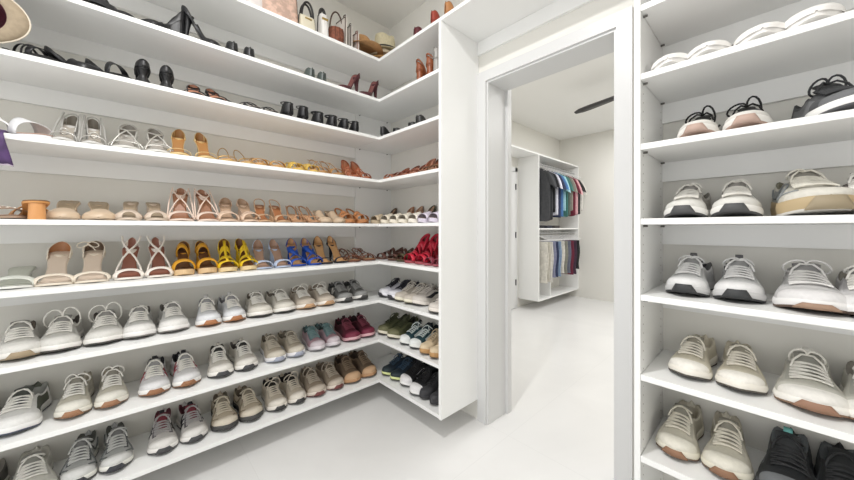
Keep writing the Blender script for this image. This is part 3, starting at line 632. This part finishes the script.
# =========================================================== RIGHT UNIT (R)
for px, d, ht in ((668, 'white padded slipper, leftmost in its row', 1.0), (707, 'white padded slipper, second from the left', 1.0), (761, 'white padded slipper, third from the left', 1.05), (815, 'white padded slipper, fourth from the left', 1.15)):
    S('R', 2, 'slipper', [px], d, dict(up='#f1eeea', ins='#e5ded6', hh=.004, pt=.014, sole='#efece8', L=.26, w=.93+.25*(ht-1), dome=.95*ht, st=[('closed', .03, .42)]), inset=-.008)
S('R', 2, 'flat', [682], 'small brown sandal behind the white slippers', dict(up='#7a4230', ins='#5a3022', hh=.05, heel='block', L=.14, st=[('band', .7, .2, .05), ('counter', .05)]), inset=.14)
S('R', 2, 'flat', [786], 'black curved sandal behind a white slipper', dict(up='#26241f', ins='#26241f', hh=.06, heel='block', L=.16, st=[('band', .7, .2, .04), ('counter', .05)]), inset=.12)
S('R', 3, K, [697, 742], 'white low sneaker with black laces', dict(up='#dcd9d3', heel='#2a2a2a', sole='#e8e5df', patch='#cfa894', out='#c79d88', lace='#161616', lin='#1a1a1a', tongue='#2a2a2a', bow=1.3, h=.8), inset=.02)
S('R', 3, K, [842], 'grey running shoe with white sole line', dict(up='#4f5052', toe='#6a6b6d', side='#77787a', sole='#ecebe8', out='#5a5a5c', lace='#3a3b3d', lin='#2a2b2d', bow=1.0), inset=.01, yaw=.3)
S('R', 4, K, [684, 731], 'white grey runner with wide charcoal bumper', dict(up='#cfccc5', toe='#dcdad4', side='#a8a49c', sole='#ebe9e4', patch='#545456', ph=1.0, out='#4d4d4f', lin='#7e7a73', lace='#e0ddd5', heel='#8b877f'), inset=.035)
S('R', 4, K, [813], 'chunky beige and grey wavy-soled trainer', dict(up='#c9c5ba', toe='#d6d2c8', side='#9da0a0', sole='#b7a27e', sole_h=1.5, out='#e8e4da', patch='#b09a74', lin='#86826f', lace='#e0dcd0', w=1.08, marks=[('swirl', '#8b8f90')]), inset=.025, yaw=.2)
S('R', 4, K, [884], 'pinkish grey trainer cut by picture edge', dict(up='#b3a6a2', sole='#cfc6bd', out='#7d756c'), inset=.03)
S('R', 5, K, [686, 734], 'white mesh runner with black bumper', dict(up='#d3d3d2', toe='#e4e3e2', side='#c6c6c5', heel='#3a3a3c', sole='#c9c8c7', patch='#3b3c3e', ph=1.1, out='#333436', tab='#6a6a6c', lin='#6f6f70', lace='#e3e2e0', bow=.8), inset=.06)
S('R', 5, K, [814], 'light grey court sneaker with gum strip', dict(up='#c9c7c6', toe='#e0dedd', sole='#e9e7e5', patch='#b58a6a', ph=.55, out='#6e5140', lin='#a9a7a5', lace='#dedcd9', w=1.04, bow=1.4), inset=.03)
S('R', 5, K, [882], 'light grey sneaker cut by picture edge', dict(up='#cbc9c9', toe='#e0dedd', sole='#e9e7e5', out='#5b4a40'), inset=.03)
S('R', 6, K, [689, 736], 'cream canvas plimsoll with white toe cap', dict(up='#d2cbb8', toe='#efebe2', sole='#ece7dc', out='#5b544b', lin='#cbc3b0', lace='#e3ddcf', h=.85, bow=.1, w=1.0, marks=[]), inset=.08)
S('R', 6, K, [815], 'cream leather trainer with tan toe bumper', dict(up='#c9c7bd', toe='#e8e5de', side='#dad6cc', sole='#f0ede6', patch='#b07a58', out='#a07556', lin='#cfccc3', tab='#e3e1da', lace='#e6e3da', w=1.04, bow=.9), inset=.05)
S('R', 6, K, [890], 'cream trainer cut by picture edge', dict(up='#c9c7bd', toe='#e8e5de', sole='#f0ede6', out='#a07556'), inset=.05)
S('R', 7, K, [675, 722], 'ivory suede trainer with brown toe bumper', dict(up='#d2cdbd', toe='#dfdbcd', side='#bdb7a6', sole='#e3decd', patch='#a8704b', out='#7f5c42', lin='#b9b2a1', lace='#e6e0d0', bow=.4, w=1.0), inset=.07)
S('R', 7, K, [793], 'black and grey trainer with aqua tag', dict(up='#2b2d2f', toe='#6f7274', side='#5d6062', eye='#1c1d1f', heel='#17181a', sole='#4b4d50', out='#222', lin='#6b6f72', lace='#2a2b2d', tongue='#3a3c3e', tab='#6fb5b0', h=1.2, w=1.0), inset=.05)
S('R', 7, K, [856], 'black and grey trainer cut by picture edge', dict(up='#2b2d2f', toe='#6f7274', side='#5d6062', eye='#1c1d1f', heel='#17181a', sole='#4b4d50', out='#222', lin='#4b4f52', lace='#2a2b2d', h=1.2), inset=.05)

# ======================================================= BAGS, HATS, CAP ETC.
TOPZ = AZ[0]+TH+.0005
def px_y(px, x): return y_on_x(px, x)
def bag(px, label, body, trim, wx=.09, wy=.2, h=.22, handle='arch', inset=.02, rz=0, hr=.005, hh=.1, name='handbag', pat=None, cat='handbag'):
    x = DEP-inset-wx/2; y = px_y(px, DEP-inset)
    r = empty(name, (x, y, TOPZ), rz); m = pat or leather(body); t = leather(trim)
    rings = []
    for k in range(9):
        z = k/8; a = wx/2*(1-.45*z**2); b = wy/2*(1-.10*z); rings.append([(a*math.copysign(abs(math.cos(q))**.45, math.cos(q)), b*math.copysign(abs(math.sin(q))**.45, math.sin(q)), h*z) for q in [2*PI*i/28 for i in range(28)]])
    MB().loft(rings, m).build('body', r, bevel=.003)
    e = MB()
    for sg in (-1, 1):
        e.tube([(0+wx/2*sg*.99*(1-.45*(k/8)**2)*.3, sg*(wy/2*(1-.10*k/8)+.001), h*k/8) for k in range(9)], .004, t, 6)
    e.build('trim', r)
    if handle:
        hm = MB()
        for sx in ((-1, 1) if handle == 'two' else (0,)):
            hm.tube([(sx*wx*.2, wy*.36*math.cos(q), h*.97+hh*math.sin(q)) for q in [PI*i/16 for i in range(17)]], hr, t, 8)
        hm.build('handle', r)
    MB().box(wx/2*.72, wx/2*.72+.006, -.02, .02, h*.72, h*.80, metalm('#b59a5a')).build('clasp', r, bevel=.001)
    return tag(r, label, cat, 'bags on the top shelf')
snake = mat('#d9b8a6', .5, 0, .3, 90, mottle=.3)
bag(256, 'pale grey handbag at the left end of the visible top shelf', '#d6cfcb', '#a79b96', wy=.09, h=.2, handle=None)
bag(279, 'blush pink snakeskin handbag with dark brown edge straps, on the top shelf', '#d9b8a6', '#5f4038', wy=.24, h=.24, pat=snake, handle='two')
b1 = bag(309, 'small clear and cream bag with looping black handle, on the top shelf', '#d9d2bc', '#1f1d1b', wx=.07, wy=.10, h=.09, handle='two', hr=.0065, hh=.09, inset=.015)
bag(326, 'white upright bag with wide curved black strap, on the top shelf', '#e9e6e2', '#2a2826', wx=.11, wy=.05, h=.16, handle='arch', hr=.010, hh=.05)
# round basket bag
def basket(px):
    x = DEP-.07; y = px_y(px, DEP-.02); r = empty('basket_bag', (x, y, TOPZ)); m = mat('#8f5742', .8, 0, .6, 120, mottle=.35)
    MB().loft([[(.045*k*math.cos(q), .055*k*math.sin(q), z) for q in [2*PI*i/24 for i in range(24)]] for k, z in ((.6, 0), (.95, .012), (1.05, .05), (.98, .09), (.9, .11))], m).build('body', r)
    w = MB()
    for i in range(12):
        q = 2*PI*i/12; w.tube([(.047*k*math.cos(q), .058*k*math.sin(q), z) for k, z in ((.62, .001), (.97, .012), (1.05, .05), (.98, .09), (.9, .11))], .0022, leather('#6e3d2c'), 5)
    w.build('woven_rib', r)
    MB().tube([(0, .048*math.cos(q), .10+.13*math.sin(q)) for q in [PI*i/18 for i in range(19)]], .005, leather('#4a3426'), 8).build('handle', r)
    tag(r, 'small round brown woven basket bag with dark arched handle, on the top shelf', 'handbag', 'bags on the top shelf')
basket(340)
def clutch(px, col, label, h=.2, t=.016, edge='#6d6258'):
    x = DEP-.02-.06; y = px_y(px, DEP-.02); r = empty('clutch_bag', (x, y, TOPZ), .06)
    MB().box(-.06, .06, -t/2, t/2, 0, h, leather(col)).build('body', r, False, bevel=.004)
    MB().tube([(.058, -t/2-.001, .004), (.06, -t/2-.001, h*.96), (-.055, -t/2-.001, h*.99)], .0035, leather(edge), 6).build('trim', r)
    MB().tube([(.05, 0, h-.002), (.046, 0, h+.016), (.03, 0, h+.02), (.02, 0, h-.002)], .003, leather(edge), 6).build('wrist_loop', r)
    tag(r, label, 'handbag', 'bags on the top shelf')
clutch(346, '#d8d0c8', 'slim white clutch standing upright right of the basket bag', .2, edge='#5c5048')
clutch(351.5, '#cfc8c0', 'slim grey-edged clutch standing second from the hats', .16, edge='#4c443e')
clutch(358, '#ddd3cb', 'slim pale clutch standing directly beside the tan hat', .13, edge='#7e4f44')
def hat(loc, label, col, band, R=.19, rc=.085, hc=.10, tilt=(0, 0, 0), dip=.02, oval=.88):
    r = empty('brimmed_hat', loc); r.rotation_euler = tilt; m = mat(col, .85, 0, .5, 180, mottle=.10)
    A_ = [2*PI*i/40 for i in range(40)]
    bz = lambda k, q: dip*(k**2)*math.cos(2*q)*.8
    MB().grid([[((rc+(R-rc)*k)*math.cos(q)*(oval+(1-oval)*k*.3), (rc+(R-rc)*k)*math.sin(q), .012+bz(k, q)) for q in A_] for k in (0, .25, .5, .75, 1)], m, closed=True).build('brim', r, solid=.003)
    MB().loft([[(rc*k*math.cos(q)*oval, rc*k*math.sin(q), z-(.018*math.exp(-(math.sin(q)*2.2)**2) if z > hc*.8 else 0)) for q in A_] for k, z in ((1, .012), (.98, .04), (.93, hc*.7), (.85, hc*.95), (.7, hc), (.3, hc-.012))], m).build('crown', r)
    MB().grid([[(rc*k*math.cos(q)*oval, rc*k*math.sin(q), z) for q in A_] for k, z in ((1.02, .014), (1.0, .036))], leather(band), closed=True).build('hat_band', r, solid=.003)
    tag(r, label, 'hat', 'hats on the top shelf')
ch = (.245, -.245)
hat((.21, -.22, TOPZ+.012), 'tan wide-brimmed hat at the bottom of the hat stack in the corner', '#b98f5a', '#5a4a3a', R=.20, dip=.01, hc=.10)
hat((.22, -.21, TOPZ+.062), 'patterned pale hat in the middle of the hat stack', '#cdbfa6', '#4a4038', R=.16, dip=.012, hc=.10)
hat((.21, -.20, TOPZ+.150), 'cream straw hat with thin black band on top of the hat stack', '#d9cfae', '#242220', R=.12, hc=.13, rc=.088, tilt=(.1, .12, 0), dip=.0)
hat((.25, -.42, TOPZ+.075), 'camel felt hat with curled brim lying left of the hat stack', '#b58a5c', '#4a3a2c', R=.15, rc=.075, hc=.085, tilt=(.0, .22, .3), dip=.03)
# hat on its side at the picture's left edge, crown pushed in between two shelves
def left_hat():
    xc = .366; yc = y_on_x(-38, xc); r = empty('brimmed_hat', (xc, yc, 2.018)); A_ = [2*PI*i/40 for i in range(40)]
    felt = mat('#a3937c', .85, 0, .4, 180, mottle=.1); red = mat('#551c2b', .8, 0, .5, 120, mottle=.45)
    MB().grid([[(.012-.014*k*k, (.098+.052*k)*math.cos(q), (.086+.022*k)*math.sin(q)) for q in A_] for k in (0, .3, .6, 1)], felt, closed=True).build('brim', r, solid=.003)
    MB().tube([(-.002, .150*math.cos(q), .108*math.sin(q)) for q in A_], .0032, mat('#d9cfbd', .7), 6, closed=True).build('brim_edge', r)
    MB().grid([[(x, .098*k*math.cos(q), .086*k*math.sin(q)) for q in A_] for k, x in ((1, .012), (.98, -.03), (.92, -.075), (.75, -.10), (.3, -.108), (.02, -.108))], red, closed=True).build('crown', r, solid=.003)
    tag(r, 'beige brimmed hat with maroon inside, jutting out at the left end of the third shelf', 'hat')
left_hat()
def scarf():
    r = empty('folded_scarf', (.2735, y_on_x(6, .36)-.062, AZ[3]+TH+.0005)); m = mat('#54386a', .55, 0, .4, 60, mottle=.35)
    rows = []
    for k in range(13):
        t = k/12
        if t < .5: x = -.12+t*.40; z = .012; w = .055
        else: x = .08+.006*math.sin((t-.5)*9); z = .012-(t-.5)*.235; w = .055*(1-.1*(t-.5))
        rows.append([(x+.003*math.sin(j*1.7), w*(-1+2*j/8)+(.05*(t-.5) if t > .5 else 0), z-(.0 if t < .5 else .014*(j/8))+.003*math.sin(j*2.1+k)) for j in range(9)])
    MB().grid(rows, m).build('cloth', r, solid=.004)
    MB().tube([Vector(p) for p in rows[-1]], .003, mat('#b7a9b8', .7), 6).build('hem', r)
    tag(r, 'purple folded cloth hanging over the fourth shelf at the left picture edge', 'scarf')
scarf()

# ==================================================== WARDROBE BEYOND THE DOOR
WX0, WX1, WY0, WY1 = -.463, -.112, 2.865, 4.343
wu = empty('wardrobe_unit', (-.29, 3.6, 0)); tag(wu, 'white open wardrobe unit with two hanging rails, seen through the doorway', 'wardrobe')
part(wu, 'side_panel', MB().box(WX0+.001, WX1, WY0, WY0+.02, .14, 2.366, LAM))
part(wu, 'side_panel', MB().box(WX0+.001, WX1, WY1-.021, WY1-.001, .14, 2.366, LAM))
part(wu, 'shelf', MB().box(WX0+.001, WX1, 1.9, WY1-.001, 2.367, 2.388, LAM))
for z in (1.235, .141): part(wu, 'shelf', MB().box(WX0+.001, WX1, WY0+.0205, WY1-.0215, z, z+.02, LAM))
for z in (2.29, 1.165):
    part(wu, 'cleat', MB().box(WX0+.001, WX0+.018, WY0+.0205, WY1-.0215, z, z+.075, LAM))
rail = metalm('#c9c9c9')
RZS = (2.255, 1.175)
for z in RZS: part(wu, 'hanging_rail', MB().tube([(-.18, WY0+.0205, z), (-.18, WY1-.022, z)], .011, rail, 10), True)
part(wu, 'divider', MB().box(-.43, WX1-.02, 3.28, 3.295, .1615, .42, LAM))
wire = mat('#f0efee', .4)
def hanger(y, z, w=.4, label='', tilt=0):
    r = empty('clothes_hanger', (-.18, y, z), tilt)
    MB().tube([(0, 0, -.045), (0, 0, -.02), (.012, 0, -.006), (.0145, 0, .004), (.006, 0, .0135), (-.008, 0, .0125)], .0022, metalm('#9a9a9a'), 6).build('hook', r)
    MB().tube([(0, 0, -.045), (w/2, 0, -.115), (w/2-.01, 0, -.125), (-w/2+.01, 0, -.125), (-w/2, 0, -.115), (0, 0, -.045)], .0045, wire, 6).build('frame', r)
    tag(r, label, 'hanger', 'hangers in the wardrobe')
def garment(y, z, col, label, kind='shirt', ln=.72, w=.44, dx=0, th=.05, stripe=None):
    m = mat(col, .85, 0, .4, 60, mottle=.15)
    if kind == 'shirt':
        r = empty('hanging_shirt', (-.18, y, z-.05-ln)); n = 24
        rings = []
        for k in range(11):
            t = k/10; zz = ln*t; hw = w/2*(1.0 if t < .78 else 1-.62*((t-.78)/.22)**1.3); d = th/2*(1.0-.5*t)
            rings.append([(hw*math.cos(q), d*math.sin(q)*(1+.35*math.sin(5*q+k*.3+y*9)*(1-t)), zz+.012*math.sin(3*q+y*7)*(1 if k == 0 else 0)) for q in [2*PI*i/n for i in range(n)]])
        MB().loft(rings, m).build('body', r)
        for sg in (-1, 1):
            s = MB(); p0 = Vector((sg*w*.38, 0, ln-.06)); p1 = Vector((sg*(w*.5+.015+.035*random.random()), 0, ln-.27-.06*random.random())); rr = []
            for k in range(5):
                t = k/4; c = p0.lerp(p1, t)+Vector((sg*.012*math.sin(PI*t), 0, 0)); a = .058+.012*t
                rr.append([(c.x+a*math.cos(q)*.8, c.y+th*.4*math.sin(q), c.z+a*math.cos(q)*-sg*.45) for q in [2*PI*i/12 for i in range(12)]])
            s.loft(rr, m).build('sleeve', r)
        MB().tube([(.055*math.cos(q), .016*math.sin(q), ln*1.0) for q in [2*PI*i/16 for i in range(16)]], .008, mat(stripe or col, .85), 6, closed=True).build('collar', r)
        tag(r, label, 'shirt', 'shirts on the upper rail')
    else:
        r = empty('hanging_trousers', (-.17, y, z-.13-ln)); n = 20
        for sg in (-1, 1):
            rings = []
            for k in range(8):
                t = k/7; rings.append([(sg*w*.0+w/2*.96*math.cos(q)*(1-.08*math.sin(t*6+sg)), sg*th*.27+th*.24*math.sin(q)*(1+.3*math.sin(4*q+k)), ln*t+(.02 if sg > 0 else 0)*(1-t)) for q in [2*PI*i/n for i in range(n)]])
            MB().loft(rings, m).build('trouser_leg', r)
        MB().loft([[(w/2*.97*math.cos(q), th*.5*math.sin(q)*k2, ln+z2) for q in [2*PI*i/n for i in range(n)]] for k2, z2 in ((1, -.04), (1, -.005), (.7, .006))], m).build('fold', r)
        tag(r, label, 'trousers', 'trousers on the lower rail')
shirts = [(2.95, '#47484b', 'charcoal shirt hanging nearest the wardrobe side panel', .80), (3.03, '#3c3d41', 'dark grey shirt hanging second from the near panel', .78), (3.12, '#26262a', 'black shirt with white cuff, left of the white shirt', .66),
          (3.21, '#dcdce8', 'white lilac shirt hanging right of the black shirts', .70), (3.30, '#2b3350', 'navy shirt hanging between the white and blue shirts', .74), (3.39, '#4e78ad', 'mid blue shirt hanging beside the navy shirt', .72),
          (3.48, '#9fcbd2', 'pale aqua shirt hanging in the middle of the rail', .62), (3.57, '#3f6f68', 'green teal shirt hanging right of the aqua shirt', .72), (3.66, '#5f6a60', 'grey green shirt hanging beside the green teal shirt', .70),
          (3.76, '#8d867c', 'taupe shirt hanging left of the dark red shirt', .62), (3.86, '#6a2333', 'dark red shirt hanging toward the far end', .70), (3.96, '#d9a9ad', 'pink shirt hanging right of the dark red shirt', .68),
          (4.06, '#2f2c2c', 'black patterned shirt hanging second from the far end', .66), (4.17, '#dedad2', 'off-white shirt hanging at the far end of the rail', .60)]
ords = ['first', 'second', 'third', 'fourth', 'fifth', 'sixth', 'seventh', 'eighth', 'ninth', 'tenth', 'eleventh', 'twelfth', 'thirteenth', 'last']
for i, (y, c, l, ln) in enumerate(shirts):
    garment(y, RZS[0]-.035, c, l, 'shirt', ln, .42, dx=.03, th=.055)
    hanger(y, RZS[0]+.012, .36, 'white hanger holding the %s shirt from the near panel, upper rail' % ords[i])
tr_ = [(2.97, '#d9d5cb', 'cream trousers hanging nearest the near panel', .62), (3.05, '#c9c4b8', 'stone trousers hanging second on the lower rail', .60), (3.14, '#dcd9d2', 'long off-white trousers beside the stone pair', .62), (3.24, '#8d8fa8', 'faded lilac blue jeans left of the dark jeans', .56), (3.33, '#37415f', 'dark blue jeans in the middle of the lower rail', .56),
       (3.43, '#8aa0bb', 'light blue jeans right of the dark jeans', .56), (3.55, '#ded9cf', 'ivory trousers hanging right of the light jeans', .52), (3.67, '#8b8a80', 'grey green trousers beside the ivory pair', .54), (3.79, '#6c7080', 'slate trousers left of the burgundy pair', .54), (3.91, '#6e2a3d', 'burgundy trousers near the far end', .58), (4.03, '#463243', 'plum trousers between burgundy and black pairs', .58), (4.15, '#262728', 'black trousers hanging last on the lower rail', .5)]
for i, (y, c, l, ln) in enumerate(tr_):
    garment(y, RZS[1]-.008, c, l, 'trousers', ln, .30, dx=.02, th=.05)
    hanger(y, RZS[1]+.012, .36, 'white hanger holding the %s trousers from the near panel, lower rail' % ords[i])
for i, (y, c, l) in enumerate(((3.0, '#2c2c31', 'black folded top lying left on the wardrobe middle shelf'), (3.28, '#3a3c46', 'dark folded top lying midway on the wardrobe middle shelf'), (3.56, '#55504e', 'brown grey folded top lying right on the wardrobe middle shelf'))):
    r = empty('folded_sweater', (-.26, y, 1.2555)); 
    for k in range(2): MB().box(-.12, .12, -.10+.004*k, .10-.004*k, .022*k, .022*k+.0215, mat(c, .9, 0, .4, 60)).build('folded_layer', r, True, bevel=.009)
    tag(r, l, 'clothing', 'folded tops in the wardrobe')
# ceiling fan
fan = empty('ceiling_fan', (CAMX-.895, CAMY+3.737, 2.65)); fm = mat('#3f3d3c', .5)
MB().loft([[(a*math.cos(q), a*math.sin(q), z) for q in [2*PI*i/24 for i in range(24)]] for a, z in ((.02, -.05), (.07, -.045), (.085, 0), (.07, .04), (.02, .05))], fm).build('motor', fan)
MB().tube([(0, 0, .05), (0, 0, .23)], .013, fm, 12).build('rod', fan)
MB().loft([[(a*math.cos(q), a*math.sin(q), z) for q in [2*PI*i/20 for i in range(20)]] for a, z in ((.03, .22), (.06, .25), (.065, .279))], fm).build('canopy', fan)
for k in range(3):
    a = math.radians(163+120*k); ca, sa = math.cos(a), math.sin(a); rows = []
    for i in range(9):
        t = i/8; rr = .07+.68*t; w = .05*(.7+.6*t)*(1 if t < .8 else 1-.75*((t-.8)/.2)**1.6)
        rows.append([(rr*ca-w*q*sa, rr*sa+w*q*ca, .006*q) for q in (-1, 0, 1)])
    MB().grid(rows, fm).build('blade', fan, solid=.008)
tag(fan, 'dark ceiling fan in the far room, one thin blade visible past the door frame', 'ceiling fan')

# --------------------------------------------------------------- lighting
def area(name, loc, size, power, col=(1, .97, .93), rot=(0, 0, 0)):
    l = bpy.data.lights.new(name, 'AREA'); l.shape = 'DISK'; l.size = size; l.energy = power; l.color = col
    o = bpy.data.objects.new(name, l); C.objects.link(o); o.location = loc; o.rotation_euler = rot; return o
area('ceiling_downlight', (1.5, -1.5, 2.98),   .11, 30, (1, .99, .98))
area('soft_fill_light', (2.1, -2.3, 2.96), 1.3, 5, (.99, .99, 1))  # broad soft fill added beside the downlight, no fixture seen
area('far_room_fill', (1.3, 1.6, 2.9), .6, 19, (.99, .99, 1))  # this and the next two: unseen fill added to brighten the far room
area('far_room_fill', (1.2, 3.3, 2.9), .5, 27, (.99, .99, 1))
area('far_room_fill', (2.6, 2.6, 2.9), .8, 26, (1, .99, .98))
w = bpy.data.worlds.new('ambient_fill'); bpy.context.scene.world = w; w.use_nodes = True  # even white fill, added; enters through the open side behind the camera
w.node_tree.nodes['Background'].inputs['Color'].default_value = (1, 1, 1, 1)
w.node_tree.nodes['Background'].inputs['Strength'].default_value = 1.4
vs = bpy.context.scene.view_settings
vs.view_transform = 'Standard'; vs.look = 'None'; vs.gamma = 1; vs.use_curve_mapping = False; vs.exposure = 0.05
